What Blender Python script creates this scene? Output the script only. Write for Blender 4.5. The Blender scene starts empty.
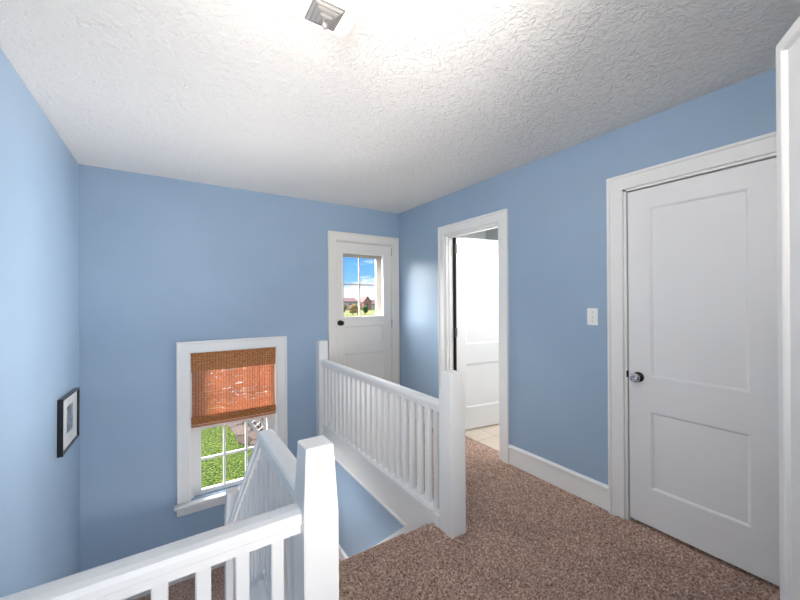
import bpy, bmesh, math, random
import numpy as np
from mathutils import Vector, Matrix
random.seed(7)
rng = np.random.default_rng(11)
sc = bpy.context.scene
COL = sc.collection
PI = math.pi

# ------------------------------------------------------------------ room dimensions (metres)
XR, XL, YB, HZ = 2.339, -0.586, 3.589, 2.412      # right wall, left wall, back wall, ceiling
YF = -0.14                                         # wall behind the camera
LAND = -1.07                                       # half landing of the stair
RISE, RUN, NOSE = 0.214, 0.235, 1.71
LOW = -2.57

# ------------------------------------------------------------------ materials
def srgb(r, g, b):
    def f(c):
        c /= 255.0
        return c / 12.92 if c <= 0.04045 else ((c + 0.055) / 1.055) ** 2.4
    return (f(r), f(g), f(b), 1.0)

class NT:
    def __init__(self, name):
        self.m = bpy.data.materials.new(name); self.m.use_nodes = True
        self.t = self.m.node_tree; self.t.nodes.clear()
        self.out = self.n('ShaderNodeOutputMaterial')
    def n(self, kind, **kw):
        nd = self.t.nodes.new(kind)
        for k, v in kw.items():
            if k.startswith('i_'):
                nd.inputs[k[2:].replace('_', ' ')].default_value = v
            else: setattr(nd, k, v)
        return nd
    def l(self, a, ao, b, bi):
        self.t.links.new(a.outputs[ao], b.inputs[bi])
    def coord(self, scale=(1, 1, 1), kind='Object'):
        tc = self.n('ShaderNodeTexCoord'); mp = self.n('ShaderNodeMapping')
        mp.inputs['Scale'].default_value = scale
        self.l(tc, kind, mp, 'Vector'); return mp
    def noise(self, vec, scale, detail=4, rough=.5, dist=0.0):
        nz = self.n('ShaderNodeTexNoise'); nz.inputs['Scale'].default_value = scale
        nz.inputs['Detail'].default_value = detail; nz.inputs['Roughness'].default_value = rough
        nz.inputs['Distortion'].default_value = dist
        self.l(vec, 'Vector', nz, 'Vector'); return nz
    def ramp(self, src, so, stops, interp='LINEAR'):
        r = self.n('ShaderNodeValToRGB'); r.color_ramp.interpolation = interp
        e = r.color_ramp.elements
        while len(e) < len(stops): e.new(0.5)
        for k, (p, c) in enumerate(stops):
            e[k].position = p; e[k].color = c if len(c) == 4 else (*c, 1)
        self.l(src, so, r, 'Fac'); return r
    def bump(self, src, so, strength, dist, prev=None):
        b = self.n('ShaderNodeBump'); b.inputs['Strength'].default_value = strength
        b.inputs['Distance'].default_value = dist
        self.l(src, so, b, 'Height')
        if prev: self.l(prev, 'Normal', b, 'Normal')
        return b
    def principled(self, base=None, rough=.5, metal=0.0, spec=.5):
        p = self.n('ShaderNodeBsdfPrincipled')
        if base: p.inputs['Base Color'].default_value = base
        p.inputs['Roughness'].default_value = rough; p.inputs['Metallic'].default_value = metal
        p.inputs['Specular IOR Level'].default_value = spec
        self.l(p, 'BSDF', self.out, 'Surface'); return p

def mat_paint(name, col, rough=.45, bscale=60, bstr=.12, bdist=.002, var=.04, spec=.5):
    t = NT(name); p = t.principled(col, rough, spec=spec); v = t.coord()
    nz = t.noise(v, bscale, 3); b = t.bump(nz, 'Fac', bstr, bdist); t.l(b, 'Normal', p, 'Normal')
    n2 = t.noise(v, 1.7, 3)
    lo = tuple(c * (1 - var) for c in col[:3]); hi = tuple(min(1, c * (1 + var)) for c in col[:3])
    r = t.ramp(n2, 'Fac', [(.3, lo), (.7, hi)]); t.l(r, 'Color', p, 'Base Color')
    return t.m
def mat_plain(name, col, rough=.5, metal=0.0, bscale=80, bstr=.05, spec=.5):
    t = NT(name); p = t.principled(col, rough, metal, spec); v = t.coord()
    nz = t.noise(v, bscale, 2); b = t.bump(nz, 'Fac', bstr, .001); t.l(b, 'Normal', p, 'Normal')
    return t.m

M = {}
BLUE = srgb(150, 172, 195)
M['blue'] = mat_paint('blue_wall_paint', BLUE, .42, 45, .25, .003, .035, .4)
M['white'] = mat_paint('white_trim_paint', srgb(231, 231, 229), .32, 35, .10, .002, .015)
M['door'] = mat_paint('white_door_paint', srgb(231, 231, 231), .30, 22, .16, .003, .015)
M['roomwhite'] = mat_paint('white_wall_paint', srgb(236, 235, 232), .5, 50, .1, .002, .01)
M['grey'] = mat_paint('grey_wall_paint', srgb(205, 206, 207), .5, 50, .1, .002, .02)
M['warmwhite'] = mat_paint('warm_white_door_paint', srgb(226, 223, 217), .35, 30, .12, .002, .015)
M['stormgrey'] = mat_paint('storm_door_paint', srgb(186, 182, 178), .4)
M['plain_below'] = mat_paint('plain_underside', srgb(190, 190, 188), .6)
M['chrome'] = mat_plain('polished_chrome', srgb(205, 205, 208), .12, 1.0, 30, .02)
M['steel'] = mat_plain('brushed_steel', srgb(104, 104, 104), .35, 1.0)
M['nickel'] = mat_plain('satin_nickel', srgb(168, 166, 164), .42, .55)
M['blackmetal'] = mat_plain('dark_bronze', srgb(38, 36, 35), .3, .7)
M['black'] = mat_plain('black_lacquer', srgb(16, 16, 18), .28)
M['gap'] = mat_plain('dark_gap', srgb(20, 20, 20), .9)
M['mat'] = mat_plain('white_mat_board', srgb(228, 226, 222), .8)
M['plastic'] = mat_plain('white_plastic', srgb(240, 240, 236), .3)
M['screw'] = mat_plain('screw_steel', srgb(140, 120, 110), .4, .6)

# ceiling: stomped plaster
def mat_ceiling():
    t = NT('textured_plaster'); p = t.principled(srgb(238, 236, 233), .75, spec=.25); v = t.coord()
    n1 = t.noise(v, 26, 6, .66, .9)
    r1 = t.ramp(n1, 'Fac', [(.36, (0, 0, 0)), (.56, (.55, .55, .55)), (.62, (1, 1, 1)), (.72, (.75, .75, .75))])
    n2 = t.noise(v, 55, 5, .6, .6)
    b1 = t.bump(r1, 'Color', .62, .010); b2 = t.bump(n2, 'Fac', .55, .006, b1)
    t.l(b2, 'Normal', p, 'Normal'); return t.m
M['ceiling'] = mat_ceiling()

# carpet: twisted pile of mixed browns
def mat_carpet():
    t = NT('brown_frieze_carpet'); p = t.principled(None, .95, spec=.1); v = t.coord()
    n1 = t.noise(v, 100, 3, .75)
    r1 = t.ramp(n1, 'Fac', [(.34, srgb(100, 70, 56)), (.45, srgb(168, 134, 116)), (.54, srgb(204, 172, 154)), (.66, srgb(246, 224, 208))])
    n2 = t.noise(v, 5, 3)
    r2 = t.ramp(n2, 'Fac', [(.3, (.90, .90, .90)), (.7, (1.08, 1.07, 1.06))])
    mx = t.n('ShaderNodeMix', data_type='RGBA', blend_type='MULTIPLY'); mx.inputs[0].default_value = 1
    t.t.links.new(r1.outputs['Color'], mx.inputs[6]); t.t.links.new(r2.outputs['Color'], mx.inputs[7])
    t.t.links.new(mx.outputs[2], p.inputs['Base Color'])
    n3 = t.noise(v, 150, 3, .6); b = t.bump(n3, 'Fac', 1.0, .010); t.l(b, 'Normal', p, 'Normal')
    p.inputs['Sheen Weight'].default_value = .15
    return t.m
M['carpet'] = mat_carpet()

def mat_tile():
    t = NT('beige_floor_tile'); p = t.principled(None, .3); v = t.coord()
    br = t.n('ShaderNodeTexBrick'); br.offset = 0; br.inputs['Scale'].default_value = 1
    br.inputs['Color1'].default_value = srgb(222, 208, 190); br.inputs['Color2'].default_value = srgb(214, 199, 181)
    br.inputs['Mortar'].default_value = srgb(176, 162, 146); br.inputs['Mortar Size'].default_value = .004
    br.inputs['Brick Width'].default_value = .3; br.inputs['Row Height'].default_value = .3
    t.l(v, 'Vector', br, 'Vector'); t.l(br, 'Color', p, 'Base Color'); return t.m
M['tile'] = mat_tile()

def mat_glass():
    t = NT('window_glass')
    tr = t.n('ShaderNodeBsdfTransparent'); gl = t.n('ShaderNodeBsdfGlossy'); gl.inputs['Roughness'].default_value = .02
    fr = t.n('ShaderNodeFresnel'); fr.inputs['IOR'].default_value = 1.22
    mx = t.n('ShaderNodeMixShader'); ge = t.n('ShaderNodeNewGeometry'); iv = t.n('ShaderNodeMath', operation='SUBTRACT'); iv.inputs[0].default_value = 1
    t.l(ge, 'Backfacing', iv, 1); mu = t.n('ShaderNodeMath', operation='MULTIPLY'); t.l(fr, 'Fac', mu, 0); t.l(iv, 'Value', mu, 1)
    t.l(mu, 'Value', mx, 'Fac'); t.t.links.new(tr.outputs[0], mx.inputs[1]); t.t.links.new(gl.outputs[0], mx.inputs[2])
    t.l(mx, 'Shader', t.out, 'Surface'); return t.m
M['glass'] = mat_glass()

# woven wood shade: reeds that let daylight glow through
def mat_reed(name, c1, c2, c3, trans):
    t = NT(name)
    v = t.coord((40, 40, 200)); nz = t.noise(v, 1.0, 3, .6)
    r = t.ramp(nz, 'Fac', [(.32, c1), (.5, c2), (.68, c3)])
    d = t.n('ShaderNodeBsdfDiffuse'); tl = t.n('ShaderNodeBsdfTranslucent'); mx = t.n('ShaderNodeMixShader')
    mx.inputs[0].default_value = trans
    t.l(r, 'Color', d, 'Color'); t.l(r, 'Color', tl, 'Color')
    t.t.links.new(d.outputs[0], mx.inputs[1]); t.t.links.new(tl.outputs[0], mx.inputs[2])
    t.l(mx, 'Shader', t.out, 'Surface'); return t.m
M['reed'] = mat_reed('woven_reed', srgb(194, 136, 104), srgb(214, 164, 130), srgb(240, 210, 190), .52)
M['reed_dark'] = mat_reed('woven_reed_double', srgb(150, 98, 60), srgb(192, 132, 86), srgb(216, 164, 116), .12)
M['string'] = mat_plain('brown_cord', srgb(140, 78, 52), .8)

def mat_shade():
    t = NT('frosted_lamp_glass')
    d = t.n('ShaderNodeBsdfPrincipled'); d.inputs['Base Color'].default_value = srgb(250, 240, 234); d.inputs['Roughness'].default_value = .3
    d.inputs['Emission Color'].default_value = (1, .95, .90, 1); d.inputs['Emission Strength'].default_value = SHADE_E
    tr = t.n('ShaderNodeBsdfTransparent'); tr.inputs['Color'].default_value = (1, .97, .94, 1)
    mx = t.n('ShaderNodeMixShader'); mx.inputs[0].default_value = .3
    t.t.links.new(d.outputs[0], mx.inputs[1]); t.t.links.new(tr.outputs[0], mx.inputs[2])
    t.l(mx, 'Shader', t.out, 'Surface'); return t.m

def mat_photo():
    t = NT('black_and_white_print'); p = t.principled(None, .35); v = t.coord((1, 1, 1))
    n = t.noise(v, 16, 4, .6, 1.0)
    r = t.ramp(n, 'Fac', [(.3, srgb(40, 40, 42)), (.46, srgb(98, 98, 100)), (.62, srgb(160, 160, 162)), (.75, srgb(205, 205, 206))])
    t.l(r, 'Color', p, 'Base Color'); return t.m
M['photo'] = mat_photo()

def mat_ground(name, stops, scale, bstr, bd, rough=.9, detail=5):
    t = NT(name); p = t.principled(None, rough, spec=.1); v = t.coord()
    n = t.noise(v, scale, detail, .65)
    r = t.ramp(n, 'Fac', stops); t.l(r, 'Color', p, 'Base Color')
    b = t.bump(n, 'Fac', bstr, bd); t.l(b, 'Normal', p, 'Normal'); return t.m
M['grass'] = mat_ground('lawn_grass', [(.38, srgb(8, 22, 3)), (.47, srgb(34, 58, 8)), (.54, srgb(68, 88, 16)), (.64, srgb(122, 120, 50))], 17, .8, .12, .9, 9)
M['field'] = mat_ground('far_field', [(.35, srgb(78, 84, 44)), (.5, srgb(100, 104, 60)), (.7, srgb(114, 112, 82))], .12, .1, .1)
M['leaves'] = mat_ground('tree_leaves', [(.3, srgb(26, 44, 22)), (.5, srgb(54, 76, 42)), (.7, srgb(86, 106, 66))], 3, .6, .1)
M['drygrass'] = mat_ground('dry_shrub', [(.3, srgb(80, 60, 40)), (.5, srgb(116, 96, 64)), (.7, srgb(140, 126, 90))], 3, .6, .1)
M['bark'] = mat_ground('bark', [(.3, srgb(52, 42, 36)), (.7, srgb(98, 82, 70))], 9, .6, .02)
M['stone'] = mat_ground('paving_stone', [(.3, srgb(80, 66, 58)), (.5, srgb(112, 98, 90)), (.7, srgb(140, 126, 118))], 5, .5, .02)
M['soil'] = mat_ground('leafy_soil', [(.3, srgb(76, 62, 50)), (.5, srgb(128, 106, 88)), (.7, srgb(176, 150, 124))], 6, .6, .03)
M['siding'] = mat_ground('house_siding', [(.3, srgb(150, 146, 144)), (.7, srgb(164, 162, 160))], 2, .1, .01)
M['brick'] = mat_ground('house_brick', [(.3, srgb(128, 92, 84)), (.7, srgb(146, 112, 104))], 3, .1, .01)
M['roof'] = mat_ground('roof_shingle', [(.3, srgb(92, 74, 74)), (.7, srgb(118, 98, 98))], 4, .2, .01)
M['darkpane'] = mat_plain('dark_window', srgb(70, 78, 88), .2)

# ------------------------------------------------------------------ mesh helpers
class MB:
    def __init__(self): self.bm = bmesh.new()
    def box(self, lo, hi, bev=0.0, seg=1):
        b = bmesh.new()
        bmesh.ops.create_cube(b, size=1)
        for v in b.verts:
            v.co = Vector([lo[k] + (v.co[k] + .5) * (hi[k] - lo[k]) for k in range(3)])
        if bev > 0:
            bmesh.ops.bevel(b, geom=list(b.edges), offset=bev, segments=seg, profile=.6, affect='EDGES')
        self.add(b); return self
    def add(self, b, mtx=None):
        if mtx is not None: b.transform(mtx)
        bmesh.ops.recalc_face_normals(b, faces=b.faces)
        me = bpy.data.meshes.new('tmp'); b.to_mesh(me); b.free()
        self.bm.from_mesh(me); bpy.data.meshes.remove(me)
    def sections(self, secs, caps=True):
        """loft a list of closed rings of 3D points"""
        b = bmesh.new()
        rows = [[b.verts.new(q) for q in s] for s in secs]
        n = len(rows[0])
        for r0, r1 in zip(rows, rows[1:]):
            for k in range(n):
                b.faces.new((r0[k], r0[(k + 1) % n], r1[(k + 1) % n], r1[k]))
        if caps:
            b.faces.new(rows[0]); b.faces.new(rows[-1][::-1])
        self.add(b); return self
    def lathe(self, prof, origin, axis, n=24):
        """prof: (radius, distance along axis)"""
        ax = Vector(axis).normalized()
        s = ax.orthogonal().normalized(); u = ax.cross(s)
        secs = []
        for r, h in prof:
            r = max(r, 1e-4)
            secs.append([Vector(origin) + ax * h + (s * math.cos(2 * PI * k / n) + u * math.sin(2 * PI * k / n)) * r for k in range(n)])
        return self.sections(secs)
    def tube(self, pts, r, n=8):
        secs = []
        pts = [Vector(q) for q in pts]
        rr = r if isinstance(r, (list, tuple)) else [r] * len(pts)
        for k, q in enumerate(pts):
            d = (pts[min(k + 1, len(pts) - 1)] - pts[max(k - 1, 0)]).normalized()
            s = d.cross(Vector((0.31, .17, .93))).normalized(); u = d.cross(s)
            secs.append([q + (s * math.cos(2 * PI * j / n) + u * math.sin(2 * PI * j / n)) * rr[k] for j in range(n)])
        return self.sections(secs)
    def build(self, name, m, parent=None, smooth=False, origin=None):
        me = bpy.data.meshes.new(name)
        if origin is not None:
            bmesh.ops.translate(self.bm, verts=self.bm.verts, vec=-Vector(origin))
        self.bm.to_mesh(me); self.bm.free()
        me.materials.append(m)
        if smooth:
            for f in me.polygons: f.use_smooth = True
        o = bpy.data.objects.new(name, me); COL.objects.link(o)
        if origin is not None: o.location = origin
        if parent is not None: attach(o, parent)
        return o
def attach(o, parent):
    o.parent = parent
    o.matrix_parent_inverse = parent.matrix_basis.inverted()
def tag(o, label=None, cat=None, group=None, kind=None):
    if label: o['label'] = label
    if cat: o['category'] = cat
    if group: o['group'] = group
    if kind: o['kind'] = kind
    return o
def empty(name, loc, rz=0.0):
    o = bpy.data.objects.new(name, None); o.empty_display_size = .1
    o.location = loc; o.rotation_euler = (0, 0, rz); COL.objects.link(o)
    return o
def structure(o, label, cat):
    return tag(o, label, cat, kind='structure')

def holed(mb, axis, c0, c1, arange, zrange, holes):
    """wall slab between c0..c1 on `axis` (0=x,1=y) spanning arange x zrange with rectangular holes"""
    As = sorted({arange[0], arange[1], *[h[0] for h in holes], *[h[1] for h in holes]})
    Zs = sorted({zrange[0], zrange[1], *[h[2] for h in holes], *[h[3] for h in holes]})
    for a0, a1 in zip(As, As[1:]):
        run = None
        for z0, z1 in zip(Zs, Zs[1:]):
            am, zm = (a0 + a1) / 2, (z0 + z1) / 2
            inh = any(h[0] < am < h[1] and h[2] < zm < h[3] for h in holes)
            if inh:
                if run: put(mb, axis, c0, c1, a0, a1, *run); run = None
            else:
                run = (run[0] if run else z0, z1)
        if run: put(mb, axis, c0, c1, a0, a1, *run)
    bmesh.ops.remove_doubles(mb.bm, verts=mb.bm.verts, dist=1e-5)
def put(mb, axis, c0, c1, a0, a1, z0, z1, bev=0.0):
    if axis == 0: mb.box((c0, a0, z0), (c1, a1, z1), bev)
    else: mb.box((a0, c0, z0), (a1, c1, z1), bev)

def sweep(mb, path, prof, to3d, closed=False):
    """mitred moulding: path = 2D points, prof = (offset to the left of travel, protrusion)"""
    P = [Vector(q) for q in path]; n = len(P); secs = []
    for k in range(n):
        dp = (P[k] - P[k - 1]).normalized() if (k > 0 or closed) else None
        dn = (P[(k + 1) % n] - P[k]).normalized() if (k < n - 1 or closed) else None
        dp = dp or dn; dn = dn or dp
        np_ = Vector((-dp.y, dp.x)); nn = Vector((-dn.y, dn.x))
        m = (np_ + nn).normalized(); m = m / max(.2, m.dot(np_))
        secs.append([to3d(P[k] + m * w, h) for w, h in prof])
    if closed: secs.append(secs[0])
    mb.sections(secs, caps=not closed)
    return mb

CASING = [(0, 0), (0, .013), (.003, .016), (.071, .016), (.074, .021), (.077, .023), (.088, .023), (.091, .020), (.091, 0)]
def onX(x, s):   # plane x = const, protruding towards s
    return lambda q, h: Vector((x + s * h, q.x, q.y))
def onY(y, s):
    return lambda q, h: Vector((q.x, y + s * h, q.y))

# ------------------------------------------------------------------ FLOOR (carpet)
def inside_floor(x, y):
    a = (y <= NOSE) & (x >= 0.33) & (x <= XR)
    b = (y <= 1.0) & (x >= XL) & (x < 0.33)
    c = (x >= 1.40) & (x <= XR) & (y <= YB)
    d = (x > XR - .02) & (x <= 2.45) & (y > 2.017) & (y < 2.722)
    e = (x > XR - .02) & (x <= 2.41) & (y > .30) & (y < 1.04)
    return (a | b | c | d | e) & (y >= -1.0)
def carpet_grid(name, x0, x1, y0, y1, z, step, amp, mask=None, edge=None):
    nx, ny = int((x1 - x0) / step) + 1, int((y1 - y0) / step) + 1
    xs = np.linspace(x0, x1, nx); ys = np.linspace(y0, y1, ny)
    X, Y = np.meshgrid(xs, ys, indexing='ij')
    h = rng.random((nx, ny)) * .6
    s = rng.random((nx, ny))
    s = (s + np.roll(s, 1, 0) + np.roll(s, 1, 1) + np.roll(np.roll(s, 1, 0), 1, 1)) / 4
    h = h + s * .9
    H = z - amp + h * amp * .75
    Xj = X + (rng.random((nx, ny)) - .5) * step * .7; Yj = Y + (rng.random((nx, ny)) - .5) * step * .7
    if edge is not None: H, Yj = edge(X, Y, H, Yj)
    co = np.stack([Xj, Yj, H], -1).reshape(-1, 3)
    I = np.arange(nx * ny).reshape(nx, ny)
    quads = np.stack([I[:-1, :-1], I[1:, :-1], I[1:, 1:], I[:-1, 1:]], -1).reshape(-1, 4)
    if mask is not None:
        cx = X[:-1, :-1].reshape(-1) + step / 2; cy = Y[:-1, :-1].reshape(-1) + step / 2
        quads = quads[mask(cx, cy)]
        used = np.zeros(nx * ny, bool); used[quads.reshape(-1)] = True
        remap = np.cumsum(used) - 1; co = co[used]; quads = remap[quads]
    me = bpy.data.meshes.new(name)
    me.vertices.add(len(co)); me.vertices.foreach_set('co', co.astype(np.float32).reshape(-1))
    me.loops.add(quads.size); me.loops.foreach_set('vertex_index', quads.astype(np.int32).reshape(-1))
    me.polygons.add(len(quads)); me.polygons.foreach_set('loop_start', (np.arange(len(quads)) * 4).astype(np.int32))
    me.polygons.foreach_set('loop_total', np.full(len(quads), 4, np.int32))
    me.update(calc_edges=True); me.validate()
    me.materials.append(M['carpet'])
    o = bpy.data.objects.new(name, me); COL.objects.link(o)
    return o
def nosing(X, Y, H, Yj):          # carpet rolls over the top step
    over = np.clip((Y - (NOSE - .035)) / .035, 0, 1) * ((X < 1.40) & (X > .33))
    return H - over ** 2 * .028, Yj
floor = carpet_grid('floor', XL, 2.45, -.30, YB,   .004, .0070, .021, inside_floor, nosing)
structure(floor, 'brown speckled frieze carpet on the upstairs hall floor', 'floor')
sub = MB()
for lo, hi in [((XL, -1.0, -.22), (.33, 1.0, -.02)), ((.33, -1.0, -.22), (XR, NOSE - .012, -.024)), ((1.44, NOSE - .012, -.22), (XR, YB, -.02))]:
    sub.box(lo, hi)
o = sub.build('floor_slab', M['carpet']); structure(o, 'carpeted hall floor slab under the brown pile', 'floor')
ceil = MB().box((XL - .15, -1.2, HZ), (XR + .0, YB + .14, HZ + .12)).build('ceiling', M['ceiling'])
structure(ceil, 'white stomp textured plaster ceiling', 'ceiling')

# ------------------------------------------------------------------ WALLS
WIN = (.140, .878, -.395, .900)          # window opening x0 x1 z0 z1
D1 = (1.505, 2.250, -.02, 2.020)         # back door opening
D2 = (2.017, 2.722, -.02, 2.005)         # cased opening on the right wall
D3 = (.350, 1.042, -.02, 2.018)          # closed door on the right wall
w = MB(); holed(w, 1, YB, YB + .14, (XL - .14, 4.05), (-2.9, HZ + .02), [WIN, D1])
structure(w.build('wall_back', M['blue']), 'blue back wall with the stair window and the back door', 'wall')
w = MB().box((XL - .14, -1.0, -2.9), (XL, YB, HZ + .02))
structure(w.build('wall_left', M['blue']), 'blue left wall with the small framed picture', 'wall')
w = MB(); holed(w, 0, XR, XR + .115, (-.30, YB), (-.22, HZ + .02), [D2, D3])
structure(w.build('wall_right', M['blue']), 'blue right wall with two doorways and the light switch', 'wall')
w = MB(); holed(w, 1, YF - .12, YF, (XL, XR), (-.22, HZ + .02), [(-.52, .78, -.3, 2.04)])
structure(w.build('wall_front', M['blue']), 'blue wall with the doorway behind the camera', 'wall')
w = MB().box((1.328, NOSE - .04, -2.9), (1.44, YB, -.17))
structure(w.build('wall_stair', M['blue']), 'blue stairwell wall under the long back railing', 'wall')
w = MB().box((.35, 1.04, -2.9), (.39, 2.66, -1.45))
structure(w.build('wall_stair_middle', M['blue']), 'blue wall between the two flights of stairs', 'wall')

# white edge boards of the stair opening
t = MB().box((1.326, 1.614, -.006), (1.43, YB, .062)).box((1.3262, NOSE - .008, -.185), (1.43, YB, .02))
t.box((1.318, NOSE - .008, -.185), (1.33, YB, -.165), .002)
structure(t.build('trim_1', M['white']), 'wide white edge board below the long back railing', 'trim')
t = MB().box((XL, .985, -.26), (.325, 1.055, .072), .003)
structure(t.build('trim_2', M['white']), 'white edge board below the near railing', 'trim')
t = MB().box((.325, 1.055, -.26), (.40, NOSE - .012, .072), .003)
structure(t.build('trim_3', M['white']), 'white edge board below the short level railing by the near newel', 'trim')
# skirt board down the stair on the right wall
def sl(y): return -(y - NOSE) * RISE / RUN
t = MB(); y0, y1 = NOSE - .03, 2.66
ring = lambda x: [Vector((x, y0, sl(y0) + .05)), Vector((x, y1, sl(y1) + .07)), Vector((x, y1, sl(y1) - .26)), Vector((x, y0, sl(y0) - .26))]
t.sections([ring(1.31), ring(1.328)])
structure(t.build('trim_4', M['white']), 'sloping white skirt board along the stairs on the stairwell wall', 'trim')
t = MB()
ring = lambda x: [Vector((x, NOSE - .012, sl(NOSE) + .08)), Vector((x, 2.74, sl(2.74) + .08)), Vector((x, 2.74, sl(2.74) - .22)), Vector((x, NOSE - .012, sl(NOSE) - .25))]
t.sections([ring(.345), ring(.395)])
structure(t.build('trim_5', M['white']), 'sloping white string board below the stair railing', 'trim')
# baseboards
def baseb(mb, path, to3d, h=.157):
    prof = [(0, 0), (0, .014), (h - .030, .014), (h - .028, .022), (h - .012, .024), (h - .004, .018), (h, .010), (h, 0)]
    sweep(mb, path, prof, to3d)
b = MB(); baseb(b, [(1.137, 0), (1.922, 0)], onX(XR, -1))
structure(b.build('baseboard_right', M['white']), 'white baseboard between the two doors on the right wall', 'baseboard')
b = MB(); baseb(b, [(2.817, 0), (YB, 0)], onX(XR, -1))
structure(b.build('baseboard_corner', M['white']), 'white baseboard between the open doorway and the back corner', 'baseboard')
b = MB(); baseb(b, [(XL, LAND), (1.31, LAND)], onY(YB, -1), .11); baseb(b, [(2.66, LAND), (YB, LAND)], onX(1.328, -1), .11)
structure(b.build('baseboard_landing', M['white']), 'white baseboard round the half landing', 'baseboard')

# ------------------------------------------------------------------ STAIRS
o = MB().box((XL, 2.65, LAND - .2), (1.328, YB, LAND - .012)).build('floor_landing_slab', M['carpet'])
structure(o, 'half landing slab of the stairs under the carpet', 'floor')
o = carpet_grid('floor_landing', XL, 1.328, 2.63, YB, LAND + .004, .011, .011)
structure(o, 'brown carpet on the half landing below the window', 'floor')
s = MB()
for k in range(1, 5):
    z = -RISE * k; y = NOSE + RUN * (k - 1)
    s.box((.395, y - .02, z - .05), (1.31, y + RUN + .02, z), .012, 2)
    s.box((.395, y - .01, z), (1.31, y + .0, z + RISE - .03), 0)
s.box((.395, NOSE + RUN * 4 - .01, LAND), (1.31, NOSE + RUN * 4, LAND + RISE - .03))
structure(s.build('floor_stairs', M['carpet']), 'brown carpeted upper flight of stairs below the hall edge', 'stairs')
s = MB()
for k in range(1, 7):
    z = LAND - RISE * k; y = 2.63 - RUN * (k - 1)
    s.box((XL, y - RUN - .02, z - .05), (.345, y + .02, z), .012, 2)
    s.box((XL, y, z), (.345, y + .01, z + RISE - .03))
structure(s.build('floor_stairs_lower', M['carpet']), 'brown carpeted lower flight of stairs under the near railing', 'stairs')
o = MB().box((XL, -1.0, LOW - .1), (1.328, YB, LOW)).build('floor_downstairs', M['carpet'])
structure(o, 'carpeted floor at the foot of the stairs', 'floor')

# ------------------------------------------------------------------ RAILINGS
RAIL = [(-.029, -.062), (-.029, -.040), (-.0375, -.033), (-.0375, -.016), (-.031, -.005), (-.014, 0), (.014, 0), (.031, -.005),
        (.0375, -.016), (.0375, -.033), (.029, -.040), (.029, -.062)]
def newel(parent, cx, cy, z0, z1, half=None, w=.104, top=.082):
    def sq(r, z, r2=None): return [Vector((cx - r, cy - r, z)), Vector((cx + r, cy - r, z)), Vector((cx + r, cy + r, z)), Vector((cx - r, cy + r, z))]
    m = MB(); h = w / 2; ht = top / 2; H = z1 - z0
    m.sections([sq(h, z0), sq(h, z1 - .20), sq(ht + .0005, z1 - .003), sq(ht - .0025, z1)])
    bmesh.ops.bevel(m.bm, geom=[e for e in m.bm.edges if abs((e.verts[0].co - e.verts[1].co).normalized().z) > .7], offset=.003, segments=2, affect='EDGES')
    if half is not None:
        for v in m.bm.verts:
            if v.co.y > half: v.co.y = half
    return m.build('newel_post', M['white'], parent)
def baluster_mesh(z0, z1, w=.0345):
    m = MB().box((-w / 2, -w / 2, z0), (w / 2, w / 2, z1), .003)
    me = bpy.data.meshes.new('baluster'); m.bm.to_mesh(me); m.bm.free(); me.materials.append(M['white']); return me
def balusters(parent, me, spots):
    for x, y, z in spots:
        b = bpy.data.objects.new('baluster', me); COL.objects.link(b); b.location = (x, y, z); attach(b, parent)
RT = .748            # rail top
# near railing (runs along x)
NA = (.362, 1.020)
ra = tag(empty('guard_railing', (-.1, 1.02, 0)), 'near white guard railing with a square newel post in front of the stairwell', 'railing')
bpy.context.view_layer.update()
m = MB(); m.sections([[Vector((x, 1.025 + a, RT + h)) for a, h in RAIL] for x in (XL + .002, NA[0] - .048)])
m.build('handrail', M['white'], ra)
MB().box((XL + .002, 1.0, .074), (.31, 1.045, .104), .004).build('bottom_rail', M['white'], ra)
newel(ra, *NA, -.008, .927)
balusters(ra, baluster_mesh(.100, RT - .060), [(.247 - .0905 * k, 1.022, 0) for k in range(10)])
# stair railing: level over the hall edge, then down the flight
rc = tag(empty('stair_railing', (.37, 1.9, 0)), 'white stair railing that runs level from the near newel then slopes down to the landing', 'railing')
bpy.context.view_layer.update()
def topC(y): return RT if y < NOSE + .01 else RT - (y - NOSE - .01) * .92
m = MB(); m.sections([[Vector((.372 + a, y, topC(y) + h * (1 if y < NOSE else 1.25))) for a, h in RAIL] for y in (1.074, NOSE + .01, 2.745)])
m.build('handrail', M['white'], rc)
m = MB(); rect = [(-.022, 0), (.022, 0), (.022, .03), (-.022, .03)]
m.sections([[Vector((.372 + a, y, z + h)) for a, h in rect] for y, z in ((1.076, .074), (NOSE, .074), (2.745, sl(2.745) + .082))])
m.build('bottom_rail', M['white'], rc)
newel(rc, .372, 2.795, LAND - .01, -.018)
me = baluster_mesh(.10, RT - .060)
sp = [(.372, 1.115 + .0905 * k, 0) for k in range(7)]
balusters(rc, me, sp)
me2 = baluster_mesh(.085, RT - .058)
balusters(rc, me2, [(.372, NOSE + .05 + .0905 * k, sl(NOSE + .05 + .0905 * k) + .005) for k in range(11)])
# long back railing (runs along y)
rb = tag(empty('landing_railing', (1.37, 2.5, 0)), 'long white railing between stairwell and hall, from the middle newel to the back wall', 'railing')
bpy.context.view_layer.update()
NB = (1.383, 1.558)
def xB(y): return 1.378 - (y - 1.6) / 1.95 * .035
m = MB(); m.sections([[Vector((xB(y) + a, y, RT - .012 + h)) for a, h in RAIL] for y in (1.605, 3.515)])
m.build('handrail', M['white'], rb)
m = MB(); m.sections([[Vector((xB(y) + a, y, h)) for a, h in [(-.024, .062), (.024, .062), (.024, .070), (.018, .075), (-.018, .075), (-.024, .070)]] for y in (1.605, 3.515)])
m.build('bottom_rail', M['white'], rb)
newel(rb, *NB, -.008, .929, w=.112, top=.086)
newel(rb, 1.336, 3.548, -.18, .929, half=YB, w=.100, top=.094)
me = baluster_mesh(.073, RT - .072, .038)
balusters(rb, me, [(xB(1.685 + .0885 * k), 1.685 + .0885 * k, 0) for k in range(21)])

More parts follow.
